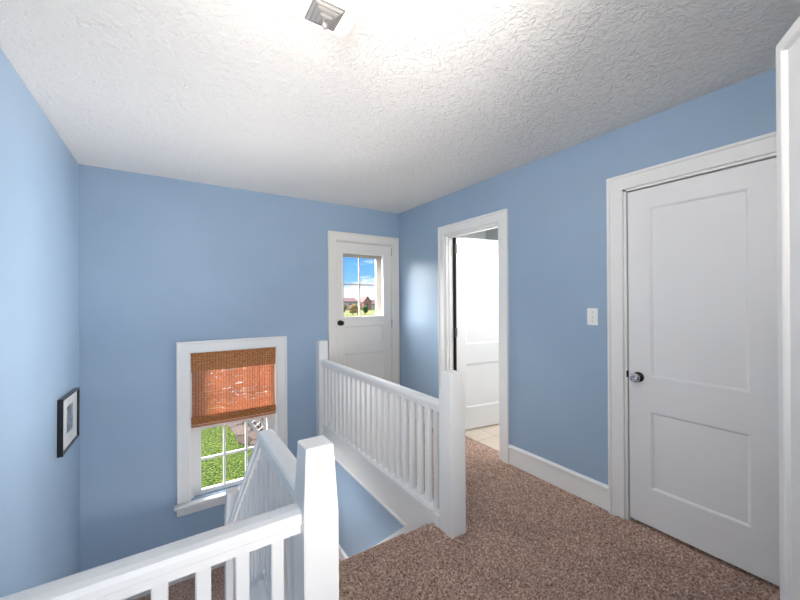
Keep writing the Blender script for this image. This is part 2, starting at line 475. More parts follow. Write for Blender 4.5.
# ------------------------------------------------------------------ DOORS
def panel_leaf(mb, a0, a1, z0, z1, th, panels, rec, axis, c, s, bevw=.012):
    """door leaf: front face at c facing s along axis, thickness th behind; sunk panels"""
    to = onX(c, s) if axis == 0 else onY(c, s)
    lo, hi = sorted((c, c - s * th))
    b = MB()
    holes = panels
    As = (a0, a1)
    holed(b, axis, lo, hi, As, (z0, z1), holes)
    me = bpy.data.meshes.new('t'); b.bm.to_mesh(me); b.bm.free(); mb.bm.from_mesh(me); bpy.data.meshes.remove(me)
    for p in panels:
        l2, h2 = sorted((c - s * rec, c - s * (th - rec)))
        put(mb, axis, l2, h2, p[0] - .002, p[1] + .002, p[2] - .002, p[3] + .002)
        for sgn, cc in ((s, c), (-s, c - s * th)):       # sloped sticking round the panel
            f = onX(cc, sgn) if axis == 0 else onY(cc, sgn)
            path = [(p[0], p[2]), (p[1], p[2]), (p[1], p[3]), (p[0], p[3])]
            sweep(mb, path, [(-.003, -rec * .15), (bevw * .35, -rec * .3), (bevw, -rec), (-.003, -rec)], f, True)
def knob(parent, origin, axis, metal, r=.027, glass=None):
    m = MB(); m.lathe([(.0, 0), (.030, 0), (.030, .004), (.022, .008), (.010, .010), (.010, .032), (.0, .032)], origin, axis, 28)
    k = m.build('knob', metal, parent, True)
    b = MB(); o2 = Vector(origin) + Vector(axis) * .028
    b.lathe([(.009, 0), (.016, .004), (r, .014), (r * 1.02, .022), (r * .9, .031), (r * .55, .035), (r * .45, .033), (0, .033)], o2, axis, 28)
    b.build('knob_grip', glass or metal, k, True)
    return k
def hinge(parent, x, y, z, h=.088):
    m = MB().lathe([(.0, -h / 2 - .004), (.004, -h / 2 - .003), (.0065, -h / 2), (.0065, h / 2), (.004, h / 2 + .003), (0, h / 2 + .004)], (x, y, z), (0, 0, 1), 12)
    return m

# -- closed two panel door on the right wall
d3 = structure(empty('door_3', (XR, .70, 0)), 'closed white two panel door with a chrome knob at right', 'door')
bpy.context.view_layer.update()
L = MB(); panel_leaf(L, .366, 1.0235, .018, 2.000, .036, [(.487, .911, .235, .690), (.487, .911, .891, 1.887)], .010, 0, XR + .006, -1, .014)
L.build('leaf', M['door'], d3)
knob(d3, (XR + .006, .972, .883), (-1, 0, 0), M['blackmetal'], .027, M['chrome'])
MB().box((XR + .012, 1.0255, .85), (XR + .034, 1.0272, .91)).build('latch_plate', M['blackmetal'], d3)
tr = MB(); sweep(tr, [(1.046, -.01), (1.046, 2.022), (.346, 2.022), (.346, -.01)][::-1], CASING, onX(XR, -1))
tr.build('trim_6', M['white']); structure(bpy.data.objects['trim_6'], 'white casing round the closed door at right', 'trim')
jb = MB()
for lo, hi in [((XR - .002, 1.030, -.01), (XR + .115, 1.046, 2.022)), ((XR - .002, .346, -.01), (XR + .115, .362, 2.022)), ((XR - .002, .346, 2.008), (XR + .115, 1.046, 2.022))]:
    jb.box(lo, hi, .001)
for lo, hi in [((XR + .046, 1.012, -.01), (XR + .09, 1.030, 2.008)), ((XR + .046, .362, -.01), (XR + .09, .380, 2.008)), ((XR + .046, .362, 1.99), (XR + .09, 1.030, 2.008))]:
    jb.box(lo, hi)
o = jb.build('door_jamb', M['white'], bpy.data.objects['trim_6'])
MB().box((XR - .004, 1.0292, .872), (XR + .012, 1.0345, .912)).build('strike_plate', M['blackmetal'], bpy.data.objects['trim_6'])
o = MB().box((XR + .2, .2, -.05), (XR + .21, 1.2, 2.1)).build('closet_shade_sheet', M['gap']); structure(o, 'black sheet for the shade in the closet behind the closed door', 'wall')  # near-black sheet standing in for the darkness inside the closet

# -- open door of the cased opening on the right wall
hx, hy = XR + .103, 2.704
d2 = structure(empty('door_2', (hx, hy, 0)), 'open white two panel door swung into the bright tiled room', 'door')
L = MB()           # built closed along -y then swung
panel_leaf(L, -.672, -.004, .014, 1.992, .036, [(-.560, -.116, .235, .690), (-.560, -.116, .891, 1.887)], .010, 0, -.036, -1, .014)
leaf = L.build('leaf', M['door']); leaf.parent = d2
kb = MB(); kb.lathe([(0, 0), (.028, 0), (.028, .004), (.010, .009), (.010, .03), (.024, .04), (.026, .05), (.015, .06), (0, .06)], (-.036, -.62, .9), (-1, 0, 0), 20)
k = kb.build('knob', M['chrome'], None, True); k.parent = d2
ws_ = MB().box((-.033, -.0035, .02), (-.004, .015, 1.985)); o = ws_.build('hinge_gap_shade', M['gap']); o.parent = d2  # black strip added in place of the shade in the hinge gap
for z in (1.875, 1.02, .22):
    m = MB(); m.lathe([(0, -.048), (.008, -.046), (.008, .046), (0, .048)], (-.042, .009, z), (0, 0, 1), 12)
    m.box((-.038, -.010, z - .044), (-.033, .018, z + .044))
    o = m.build('hinge', M['steel'], None); o.parent = d2
d2.rotation_euler = (0, 0, math.radians(80.5))
tr = MB(); sweep(tr, [(2.722, -.01), (2.722, 2.012), (2.017, 2.012), (2.017, -.01)][::-1], [(a, b) for a, b in CASING], onX(XR, -1))
o = tr.build('trim_7', M['white']); structure(o, 'white casing round the open doorway on the right wall', 'trim')
jb = MB()
for lo, hi in [((XR - .002, 2.706, -.01), (XR + .117, 2.724, 2.012)), ((XR - .002, 2.015, -.01), (XR + .117, 2.033, 2.012)), ((XR - .002, 2.015, 1.996), (XR + .117, 2.724, 2.012)),
               ((XR + .030, 2.694, -.01), (XR + .072, 2.708, 1.998)), ((XR + .030, 2.031, -.01), (XR + .072, 2.045, 1.998)), ((XR + .030, 2.031, 1.984), (XR + .072, 2.708, 1.998))]:
    jb.box(lo, hi, .001)
jb.build('door_jamb', M['white'], o)
# room beyond
o = MB().box((2.45, .9, -.12), (3.95, YB, -.002)).build('floor_tile', M['tile']); structure(o, 'beige tiled floor of the room beyond the open door', 'floor')
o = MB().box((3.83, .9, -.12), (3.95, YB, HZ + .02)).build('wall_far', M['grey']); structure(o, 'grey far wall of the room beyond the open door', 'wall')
o = MB().box((XR + .115, YB - .03, -.12), (3.95, YB, HZ + .02)).build('wall_side', M['roomwhite']); structure(o, 'white side wall of the room beyond the open door', 'wall')
o = MB().box((XR + .115, .9, -.12), (3.95, 1.0, HZ + .02)).build('wall_near', M['roomwhite']); structure(o, 'white near wall of the room beyond the open door', 'wall')
o = MB().box((XR, .9, HZ), (3.95, YB, HZ + .12)).build('ceiling_side', M['roomwhite']); structure(o, 'white ceiling of the room beyond the open door', 'ceiling')

# -- back door with a glazed upper half
d1 = structure(empty('door_1', (1.88, YB, 0)), 'white back door with a glazed upper half and dark knob', 'door')
bpy.context.view_layer.update()
G = (1.600, 2.127, 1.163, 1.890)
L = MB(); yf = YB + .012; th = .042
b = MB(); holed(b, 1, yf, yf + th, (1.522, 2.233), (.012, 2.004), [G, (1.612, 2.118, .845, 1.062), (1.612, 2.118, .21, .750)])
me = bpy.data.meshes.new('t'); b.bm.to_mesh(me); b.bm.free(); L.bm.from_mesh(me)
for pz in ((.845, 1.062), (.21, .750)):
    L.box((1.61, yf + .012, pz[0] - .002), (2.12, yf + th - .012, pz[1] + .002))
    sweep(L, [(1.612, pz[0]), (2.118, pz[0]), (2.118, pz[1]), (1.612, pz[1])], [(-.003, -.002), (.005, -.004), (.012, -.012), (-.003, -.012)], onY(yf, -1), True)
L.build('leaf', M['warmwhite'], d1)
mo = MB(); sweep(mo, [(G[0], G[2]), (G[1], G[2]), (G[1], G[3]), (G[0], G[3])], [(-.012, 0), (-.012, .006), (-.004, .010), (.004, .006), (.010, -.006), (.010, -.02), (-.003, -.02), (-.003, 0)], onY(yf, -1), True)
mo.build('glazing_bead', M['white'], d1)
MB().box((G[0] - .002, yf + .022, G[2] - .002), (G[1] + .002, yf + .026, G[3] + .002)).build('pane', M['glass'], d1)
knob(d1, (1.566, yf, 1.105), (0, -1, 0), M['blackmetal'], .027)
for z in (1.93, 1.075, .2):
    m = MB(); m.lathe([(0, -.048), (.007, -.046), (.007, .046), (0, .048)], (2.2385, YB + .004, z), (0, 0, 1), 12)
    m.build('hinge', M['nickel'], d1)
tr = MB(); sweep(tr, [(1.514, -.01), (1.514, 2.018), (2.240, 2.018), (2.240, -.01)], [(a, b) for a, b in CASING], onY(YB, -1))
o = tr.build('trim_8', M['warmwhite']); structure(o, 'white casing round the back door in the far corner', 'trim')
jb = MB()
for lo, hi in [((1.503, YB - .002, -.01), (1.518, YB + .14, 2.02)), ((2.237, YB - .002, -.01), (2.252, YB + .14, 2.02)), ((1.503, YB - .002, 2.008), (2.252, YB + .14, 2.022)), ((1.503, YB, -.03), (2.252, YB + .14, .006))]:
    jb.box(lo, hi)
jb.build('door_jamb', M['warmwhite'], o)
# storm door outside it
d5 = structure(empty('door_4', (1.88, YB + .16, 0)), 'white storm door with four panes just outside the back door', 'door')
bpy.context.view_layer.update()
S = (1.672, 2.104, 1.08, 1.858); ys = YB + .145
b = MB(); holed(b, 1, ys, ys + .03, (1.50, 2.26), (.0, 2.03), [S]); b.build('frame', M['stormgrey'], d5)
mu = MB(); mu.box((1.870, ys + .002, S[2]), (1.888, ys + .022, S[3]), .003); mu.box((S[0], ys + .002, 1.530), (S[1], ys + .022, 1.548), .003)
mu.build('muntin', M['stormgrey'], d5)
MB().box((S[0] - .002, ys + .012, S[2] - .002), (S[1] + .002, ys + .016, S[3] + .002)).build('pane', M['glass'], d5)

# -- door leaf standing open beside the camera
hp = Vector((.785, -.118, 0)); tip = Vector((1.402, .2315, 0))
ang = math.atan2(tip.y - hp.y, tip.x - hp.x); wid = (tip - hp).length
hp = hp + .0055 * Vector((math.sin(ang), -math.cos(ang), 0))
d4 = structure(empty('door_5', hp, ang), 'white door leaf standing open along the right edge of the view', 'door')
L = MB()
L.box((0, -.030, .014), (wid, 0, 2.045), .002)
for f in (1, ):
    sweep(L, [(.004, .02), (wid - .001, .02), (wid - .001, 2.044), (.004, 2.044)], [(0, -.001), (0, .010), (.004, .012), (.030, .012), (.034, .009), (.036, -.001)], lambda q, h: Vector((q.x, h, q.y)), True)
    L.box((.062, -.001, .078), (wid - .062, .009, 1.984), .003)
o = L.build('leaf', M['white']); o.parent = d4
kb = MB(); kb.lathe([(0, 0), (.028, 0), (.028, .004), (.010, .009), (.010, .03), (.024, .04), (.026, .05), (.015, .06), (0, .06)], (wid - .065, -.03, .9), (0, -1, 0), 20)
o = kb.build('knob', M['chrome'], None, True); o.parent = d4

# ------------------------------------------------------------------ WINDOW
wd = structure(empty('window_1', (.51, YB, -.4)), 'white double hung stair window with a woven shade in it', 'window')
bpy.context.view_layer.update()
x0, x1, z0, z1 = WIN
tr = MB(); CW = [(a * 1.1, b) for a, b in CASING]
sweep(tr, [(x0, z0), (x0, z1), (x1, z1), (x1, z0)], CW, onY(YB, -1)); tr.build('casing', M['white'], wd)
st = MB().box((.017, YB - .060, -.428), (1.000, YB + .08, -.402), .006, 2); st.build('window_sill', M['white'], wd)
st = MB().box((.036, YB - .020, -.503), (.982, YB, -.428), .004); st.build('apron', M['white'], wd)
jb = MB()
for lo, hi in [((x0 - .004, YB - .001, z0), (x0 + .006, YB + .14, z1)), ((x1 - .006, YB - .001, z0), (x1 + .004, YB + .14, z1)), ((x0, YB - .001, z1 - .006), (x1, YB + .14, z1 + .004)), ((x0, YB + .05, z0 - .01), (x1, YB + .16, z0 + .004))]:
    jb.box(lo, hi)
jb.box((x0 + .006, YB + .030, z0), (x0 + .03, YB + .044, z1)); jb.box((x1 - .03, YB + .030, z0), (x1 - .006, YB + .044, z1))
jb.build('window_jamb', M['white'], wd)
def sash(y, za, zb, rows, gz0, gz1):
    fr = MB(); gx = (.226, .797)
    holed(fr, 1, y, y + .032, (x0 + .008, x1 - .008), (za, zb), [(gx[0], gx[1], gz0, gz1)])
    f = fr.build('sash', M['white'], wd)
    cw = (gx[1] - gx[0]) / 3; rh = (gz1 - gz0) / rows
    mu = MB()
    for k in (1, 2): mu.box((gx[0] + cw * k - .010, y + .002, gz0), (gx[0] + cw * k + .010, y + .03, gz1), .003)
    for k in range(1, rows): mu.box((gx[0], y + .003, gz0 + rh * k - .010), (gx[1], y + .029, gz0 + rh * k + .010), .003)
    mu.build('muntin', M['white'], f)
    MB().box((gx[0] - .002, y + .014, gz0 - .002), (gx[1] + .002, y + .018, gz1 + .002)).build('pane', M['glass'], f)
sash(YB + .046, z0 + .004, .245, 2, -.352, .195)
sash(YB + .080, .215, z1 - .008, 2, .262, .840)

# woven wood shade, inside mounted
ws = tag(empty('woven_shade', (.51, YB + .01, .89)), 'reddish brown woven wood roman shade half covering the stair window', 'window shade')
bpy.context.view_layer.update()
def reeds(za, zb, y, xa, xb, gapp, th=.0016):
    mb = MB(); z = za; k = 0
    while z < zb:
        h = random.uniform(.0035, .0085)
        if random.random() < gapp: z += random.uniform(.0012, .0030)
        zz = min(zb, z + h - .0004)
        n = 12; secs = []
        dy = random.uniform(-.0012, .0012); ph = random.random() * 6; am = random.uniform(.0002, .0011)
        for j in range(n + 1):
            x = xa + (xb - xa) * j / n; o_ = am * math.sin(ph + j * 1.3) + random.uniform(-.0004, .0004)
            secs.append([Vector((x, y + dy - th, z + o_)), Vector((x, y + dy + th, z + o_)), Vector((x, y + dy + th, zz + o_)), Vector((x, y + dy - th, zz + o_))])
        b = bmesh.new()
        cut = random.randint(1, n - 3) if gapp > 0 and random.random() < .22 else None
        runs = [secs] if cut is None else [secs[:cut + 1], secs[cut + random.randint(1, 2):]]
        for rs in runs:
            if len(rs) < 2: continue
            rows = [[b.verts.new(q) for q in s_] for s_ in rs]
            for r0, r1 in zip(rows, rows[1:]):
                for q in range(4): b.faces.new((r0[q], r0[(q + 1) % 4], r1[(q + 1) % 4], r1[q]))
            b.faces.new(rows[0]); b.faces.new(rows[-1][::-1])
        me = bpy.data.meshes.new('t'); b.to_mesh(me); b.free(); mb.bm.from_mesh(me); bpy.data.meshes.remove(me)
        z += h
    bmesh.ops.recalc_face_normals(mb.bm, faces=mb.bm.faces)
    return mb
yS = YB + .012
p = reeds(.30, .735, yS, .157, .861, .03); p.build('shade_panel', M['reed'], ws)
v = reeds(.728, .884, yS - .016, .150, .868, .0, .0022); v.box((.150, yS - .013, .868), (.868, yS + .012, .893)); v.build('valance', M['reed_dark'], ws)
# rolled hem
r = MB()
for k in range(26):
    a = -PI * .1 + k * .30; rad = .012 + .0003 * k; cy, cz = yS - .012, .283
    r.tube([(.149, cy + rad * 1.0 * math.cos(a), cz + rad * 2.6 * math.sin(a)), (.5, cy + rad * math.cos(a), cz + rad * 2.6 * math.sin(a) - .002), (.868, cy + rad * math.cos(a), cz + rad * 2.6 * math.sin(a))], .0034, 6)
r.box((.152, yS - .016, .262), (.866, yS - .008, .312)); r.build('rolled_hem', M['reed_dark'], ws)
st = MB()
for k in range(32):
    x = .160 + (.858 - .160) * k / 31
    st.box((x - .0013, yS - .0042, .30), (x + .0013, yS - .0026, .733))
    st.box((x - .0013, yS - .0206, .729), (x + .0013, yS - .0186, .886))
st.build('warp_thread', M['string'], ws)
MB().tube([(.712, yS - .026, .86), (.713, yS - .028, .6), (.712, yS - .027, .34)], .0016, 6).build('pull_cord', M['string'], ws)

# ------------------------------------------------------------------ PICTURE, SWITCH
pf = tag(empty('picture_frame', (XL, 3.183, .565)), 'small black framed black and white photograph hung on the left wall', 'picture')
pf.rotation_euler = (math.radians(-2.4), 0, 0); bpy.context.view_layer.update()
W2, H2 = .2335, .175; dp = .028
fr = MB(); sweep(fr, [(-W2, -H2), (W2, -H2), (W2, H2), (-W2, H2)], [(0, .001), (0, dp), (.004, dp + .001), (.013, dp - .002), (.013, .001)], lambda q, h: Vector((h, q.x, q.y)), True)
o = fr.build('frame', M['black']); o.parent = pf
o = MB().box((.004, -W2 + .012, -H2 + .012), (dp - .012, W2 - .012, H2 - .012)).build('mat_board', M['mat']); o.parent = pf
o = MB().box((dp - .012, -.075, -.075), (dp - .0105, .085, .098)).build('print', M['photo']); o.parent = pf
o = MB().box((dp - .009, -W2 + .012, -H2 + .012), (dp - .007, W2 - .012, H2 - .012)).build('glazing', M['glass']); o.parent = pf

sw = tag(empty('light_switch', (XR, 1.238, 1.235)), 'white toggle light switch on the blue wall beside the closed door', 'light switch')
bpy.context.view_layer.update()
MB().box((XR - .006, 1.203, 1.179), (XR, 1.273, 1.291), .003, 2).build('plate', M['plastic'], sw)
m = MB(); m.box((XR - .0075, 1.232, 1.222), (XR - .004, 1.244, 1.248)); m.box((XR - .017, 1.2345, 1.225), (XR - .006, 1.2415, 1.236), .002); m.build('toggle', M['plastic'], sw)
for z in (1.205, 1.265):
    MB().lathe([(0, 0), (.003, 0), (.0028, .0012), (0, .0015)], (XR - .006, 1.238, z), (-1, 0, 0), 12).build('screw', M['screw'], sw)

# ------------------------------------------------------------------ CEILING LIGHT
SHADE_E = .4
M['shade'] = mat_shade()
cl = tag(empty('ceiling_light', (.44, 1.13, HZ)), 'square frosted glass ceiling light with a stepped metal cap', 'ceiling light')
bpy.context.view_layer.update()
def rsq(r, z, c=.02, cx=.44, cy=1.13):
    c = min(c, r * .9); pts = []
    for sx, sy, a0 in ((1, 1, 0), (-1, 1, 90), (-1, -1, 180), (1, -1, 270)):
        for k in range(5):
            a = math.radians(a0 + 22.5 * k); pts.append(Vector((cx + sx * (r - c) + c * math.cos(a), cy + sy * (r - c) + c * math.sin(a), z)))
    return pts
MB().sections([rsq(.130, HZ), rsq(.130, HZ - .016), rsq(.05, HZ - .022)]).build('canopy', M['nickel'], cl)
MB().sections([rsq(.134, HZ - .026, .03), rsq(.135, HZ - .031, .03), rsq(.118, HZ - .040, .03), rsq(.085, HZ - .070, .03), rsq(.066, HZ - .080, .02), rsq(.02, HZ - .081, .01),
               rsq(.02, HZ - .074, .01), rsq(.062, HZ - .073, .02), rsq(.08, HZ - .064, .03), rsq(.113, HZ - .033, .03), rsq(.13, HZ - .026, .03)]).build('lamp_shade', M['shade'], cl)
cp = MB()
for r0, r1, za, zb in ((.056, .055, .080, .083), (.049, .044, .083, .091), (.037, .031, .091, .098), (.022, .017, .098, .105)):
    cp.sections([rsq(r0, HZ - za, .003, .446, 1.139), rsq(r0, HZ - (za + zb) / 2, .003, .446, 1.139), rsq(r1, HZ - zb, .003, .446, 1.139)])
cap = cp.build('cap', M['nickel'], cl)
MB().lathe([(0, 0), (.006, 0), (.006, .006), (.010, .010), (.010, .020), (.006, .026), (0, .027)], (.446, 1.139, HZ - .104), (0, 0, -1), 16).build('finial', M['nickel'], cap, True)

# ------------------------------------------------------------------ OUTDOORS
GZ = -2.95
o = MB().box((-30, YB + .3, GZ - .2), (40, 42, GZ)).build('ground_lawn', M['grass']); structure(o, 'bright green lawn outside the stair window', 'lawn')
o = MB().box((-260, 42, GZ - .3), (420, 900, GZ - .05)).build('ground_field', M['field']); structure(o, 'pale distant field beyond the lawn', 'ground')

def rough_slab(name, poly, z, m, amp=.04):
    mb = MB(); b = bmesh.new()
    f = b.faces.new([b.verts.new((x, y, z)) for x, y in poly]); r = bmesh.ops.extrude_face_region(b, geom=[f])
    for v in r['geom']:
        if isinstance(v, bmesh.types.BMVert): v.co.z += .03
    mb.add(b); return mb.build(name, m)
def mat_paving():
    t = NT('garden_stone_paving'); p = t.principled(None, .9, spec=.1); v = t.coord((1, .8, 1))
    nz = t.noise(v, 3, 3); mixv = t.n('ShaderNodeVectorMath', operation='ADD')
    t.l(v, 'Vector', mixv, 0)
    sc_ = t.n('ShaderNodeVectorMath', operation='SCALE'); sc_.inputs['Scale'].default_value = .25
    t.t.links.new(nz.outputs['Color'], sc_.inputs[0]); t.t.links.new(sc_.outputs[0], mixv.inputs[1])
    vo = t.n('ShaderNodeTexVoronoi', feature='DISTANCE_TO_EDGE'); vo.inputs['Scale'].default_value = 1.7
    t.t.links.new(mixv.outputs[0], vo.inputs['Vector'])
    vc = t.n('ShaderNodeTexVoronoi'); vc.inputs['Scale'].default_value = 1.7; t.t.links.new(mixv.outputs[0], vc.inputs['Vector'])
    r = t.ramp(vc, 'Color', [(.1, srgb(64, 54, 48)), (.5, srgb(84, 74, 70)), (.9, srgb(88, 76, 64))])
    k = t.ramp(vo, 'Distance', [(.02, (.22, .17, .12)), (.07, (1, 1, 1))])
    n2 = t.noise(v, 14, 5, .7); r2 = t.ramp(n2, 'Fac', [(.3, (.55, .5, .45)), (.6, (1.1, 1.1, 1.1))])
    m1 = t.n('ShaderNodeMix', data_type='RGBA', blend_type='MULTIPLY'); m1.inputs[0].default_value = 1
    m2 = t.n('ShaderNodeMix', data_type='RGBA', blend_type='MULTIPLY'); m2.inputs[0].default_value = 1
    t.t.links.new(r.outputs[0], m1.inputs[6]); t.t.links.new(k.outputs[0], m1.inputs[7])
    t.t.links.new(m1.outputs[2], m2.inputs[6]); t.t.links.new(r2.outputs[0], m2.inputs[7])
    t.t.links.new(m2.outputs[2], p.inputs['Base Color'])
    b = t.bump(vo, 'Distance', .6, .03); t.l(b, 'Normal', p, 'Normal'); return t.m
M['paving'] = mat_paving()
o = rough_slab('ground_paving', [(1.50, 30), (1.60, 13.8), (1.72, 12.4), (1.70, 11.6), (1.95, 11.0), (2.3, 10.7), (3.2, 10.6), (9, 10.2), (12, 30)], GZ, M['paving'])
structure(o, 'stone paving beyond the lawn outside the stair window', 'paving')

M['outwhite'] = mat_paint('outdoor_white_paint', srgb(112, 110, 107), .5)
# white sloping handrail in the garden
gr = tag(empty('garden_railing', (.9, 6, GZ)), 'white sloping outdoor railing seen through the right side of the stair window', 'railing')
bpy.context.view_layer.update()
A0, A1 = Vector((.05, 6, .93)), Vector((1.95, 6, -1.96)); dv = (A1 - A0).normalized(); pv = Vector((.84, 0, .55))
def bar(mb, a, b, w, d):
    ax = (b - a).normalized(); sd = Vector((0, 1, 0)); up = ax.cross(sd)
    mb.sections([[q + up * w * i + sd * d * j for i, j in ((-1, -1), (1, -1), (1, 1), (-1, 1))] for q in (a, b)])
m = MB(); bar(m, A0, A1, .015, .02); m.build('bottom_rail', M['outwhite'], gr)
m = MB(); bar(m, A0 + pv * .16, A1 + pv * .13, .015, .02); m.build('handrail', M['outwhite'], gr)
L_ = (A1 - A0).length; k = 0
while .06 + k * .085 < L_ and k < 45:
    q = A0 + dv * (.06 + k * .085)
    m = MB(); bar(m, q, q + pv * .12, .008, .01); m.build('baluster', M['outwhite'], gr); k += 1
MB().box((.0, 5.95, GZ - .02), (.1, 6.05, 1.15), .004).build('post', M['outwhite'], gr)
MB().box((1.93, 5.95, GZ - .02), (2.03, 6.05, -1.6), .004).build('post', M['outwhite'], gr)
# bare garden shrub
bs = tag(empty('bare_shrub', (1.85, 8.2, GZ)), 'bare dark twiggy shrub by the paving outside the stair window', 'shrub')
bpy.context.view_layer.update()
m = MB(); m.tube([(1.90, 8.2, GZ - .02), (1.86, 8.2, -2.2), (1.78, 8.2, -1.75), (1.68, 8.2, -1.50), (1.60, 8.2, -1.42), (1.575, 8.2, -1.36)], [.035, .03, .022, .02, .024, .012], 7)
m.build('stem', M['bark'], bs)
for pts in ([(1.66, 8.2, -1.48), (1.65, 8.2, -1.36), (1.70, 8.2, -1.27), (1.80, 8.22, -1.20), (1.86, 8.2, -1.10)], [(1.78, 8.2, -1.75), (1.84, 8.25, -1.5), (1.90, 8.2, -1.3)], [(1.60, 8.2, -1.42), (1.54, 8.2, -1.33), (1.50, 8.2, -1.25)], [(1.70, 8.2, -1.27), (1.66, 8.2, -1.18), (1.62, 8.2, -1.14)]):
    m = MB(); m.tube(pts, [.016, .014, .012, .008, .004][:len(pts)], 6); m.build('branch', M['bark'], bs)

# far houses, seen through the back door
def house(name, x0, x1, y0, y1, ze, zr, wall, label, gable_front, wins=()):
    h = tag(empty(name, ((x0 + x1) / 2, y0, GZ)), label, 'house'); bpy.context.view_layer.update()
    m = MB()
    if gable_front:
        xm = (x0 + x1) / 2
        ring = lambda y: [Vector((x0, y, GZ - .1)), Vector((x1, y, GZ - .1)), Vector((x1, y, ze)), Vector((xm, y, zr)), Vector((x0, y, ze))]
        m.sections([ring(y0), ring(y1)])
    else:
        ym = (y0 + y1) / 2
        ring = lambda x: [Vector((x, y0, GZ - .1)), Vector((x, y1, GZ - .1)), Vector((x, y1, ze)), Vector((x, ym, zr)), Vector((x, y0, ze))]
        m.sections([ring(x0), ring(x1)])
    m.build('wall', M[wall], h)
    r = MB(); o_ = .4; t_ = .22
    if gable_front:
        for sg in (-1, 1):
            xe = xm + sg * ((x1 - x0) / 2 + o_); zee = ze - o_ * (zr - ze) / ((x1 - x0) / 2)
            r.sections([[Vector((xm, y, zr + .02)), Vector((xe, y, zee + .02)), Vector((xe, y, zee + .02 + t_)), Vector((xm, y, zr + .02 + t_))] for y in (y0 - o_, y1 + o_)])
    else:
        for sg, ye in ((-1, y0 - o_), (1, y1 + o_)):
            zee = ze - o_ * (zr - ze) / ((y1 - y0) / 2)
            r.sections([[Vector((x, ym, zr + .02)), Vector((x, ye, zee + .02)), Vector((x, ye, zee + .02 + t_)), Vector((x, ym, zr + .02 + t_))] for x in (x0 - o_, x1 + o_)])
    r.build('roof', M['roof'], h)
    for (a, b_, c, d) in wins:
        MB().box((a, y0 - .08, c), (b_, y0 + .05, d), .02).build('window', M['darkpane'], h)
    return h
house('house', 58, 74.2, 150, 158, .9, 2.5, 'siding', 'long low pale house with dark roof at left in the back door glass', False, [(66, 67.2, -1.2, .1), (70, 71.2, -1.2, .1), (62, 63.2, -1.2, .1)])
house('house', 75.4, 79.4, 146, 151, .9, 3.2, 'brick', 'pinkish brick house with a pointed gable in the middle of the back door glass', True, [(76.9, 77.9, -1.2, .2)])
house('house', 80.6, 87, 152.5, 160, -.4, 1.5, 'siding', 'small pale house right of the gabled brick house in the back door glass', False, [(81, 82, -1.9, -.9)])
def clump(mb, c, r, n, sq=1.0):
    for k in range(n):
        a, b2 = rng.random() * 6.28, rng.random()
        q = Vector(c) + Vector((math.cos(a) * r * .6 * b2, math.sin(a) * r * .6 * b2, (rng.random() - .5) * r * 1.1 * sq))
        b = bmesh.new(); bmesh.ops.create_icosphere(b, subdivisions=2, radius=r * (.35 + .3 * rng.random()))
        for v in b.verts: v.co *= 1 + (rng.random() - .5) * .35
        b.transform(Matrix.Translation(q)); mb.add(b)
def tree(x, y, h, r, leaf, label, conifer=False, name='tree', group=None):
    t_ = tag(empty(name, (x, y, GZ)), label, name.split('_')[-1], group); bpy.context.view_layer.update()
    MB().tube([(x, y, GZ - .1), (x, y, GZ + h * .4)], [.14, .09], 8).build('trunk', M['bark'], t_)
    m = MB()
    if conifer:
        for k in range(5):
            f = k / 5; m.lathe([(r * (1 - f) * 1.0, 0), (r * (1 - f) * .5, h * .16), (.02, h * .3)], (x, y, GZ + h * (.12 + .58 * f)), (0, 0, 1), 11)
    else: clump(m, (x, y, GZ + h * .62), r, 14, h / r * .55)
    m.build('crown', M[leaf], t_)
tree(82.6, 144, 5.6, 1.05, 'leaves', 'taller dark green conifer right of the houses in the back door glass', True)
tree(80.2, 139, 4.9, .9, 'leaves', 'shorter dark green conifer beside the gabled house in the back door glass', True)
G_ = 'dry brown shrubs before the low house'
for k, (x, y, h, r) in enumerate([(44.6, 100, 3.2, 1.1), (46.9, 98, 2.8, 1.2), (49.0, 99, 2.4, .9), (50.6, 97, 2.6, .9)]):
    tree(x, y, h, r, 'drygrass' if k != 3 else 'leaves', 'dry brown shrub in front of the long low house' if k != 3 else 'green shrub at the end of the row of dry brown shrubs', name='shrub', group=G_ if k != 3 else None)

# ------------------------------------------------------------------ WORLD, LIGHTS, CAMERA
wo = bpy.data.worlds.new('World'); sc.world = wo; wo.use_nodes = True
nt = wo.node_tree; nt.nodes.clear()
N = nt.nodes.new; Lk = nt.links.new
out = N('ShaderNodeOutputWorld'); bg = N('ShaderNodeBackground'); tc = N('ShaderNodeTexCoord'); sep = N('ShaderNodeSeparateXYZ')
Lk(tc.outputs['Generated'], sep.inputs[0])
cr = N('ShaderNodeValToRGB'); e = cr.color_ramp.elements
stops = [(.0, (.50, .56, .62, 1)), (.02, (.36, .52, .68, 1)), (.06, (.14, .33, .64, 1)), (.14, (.07, .24, .58, 1)), (.40, (1.0, 1.08, 1.2, 1)), (1, (1.5, 1.56, 1.66, 1))]
while len(e) < len(stops): e.new(.5)
for k, (p_, c_) in enumerate(stops): e[k].position = p_; e[k].color = c_
Lk(sep.outputs[2], cr.inputs[0])
mp = N('ShaderNodeMapping'); mp.inputs['Scale'].default_value = (1, 1, 4.5); Lk(tc.outputs['Generated'], mp.inputs[0])
nz = N('ShaderNodeTexNoise'); nz.inputs['Scale'].default_value = 9; nz.inputs['Detail'].default_value = 6; nz.inputs['Roughness'].default_value = .6
Lk(mp.outputs[0], nz.inputs[0])
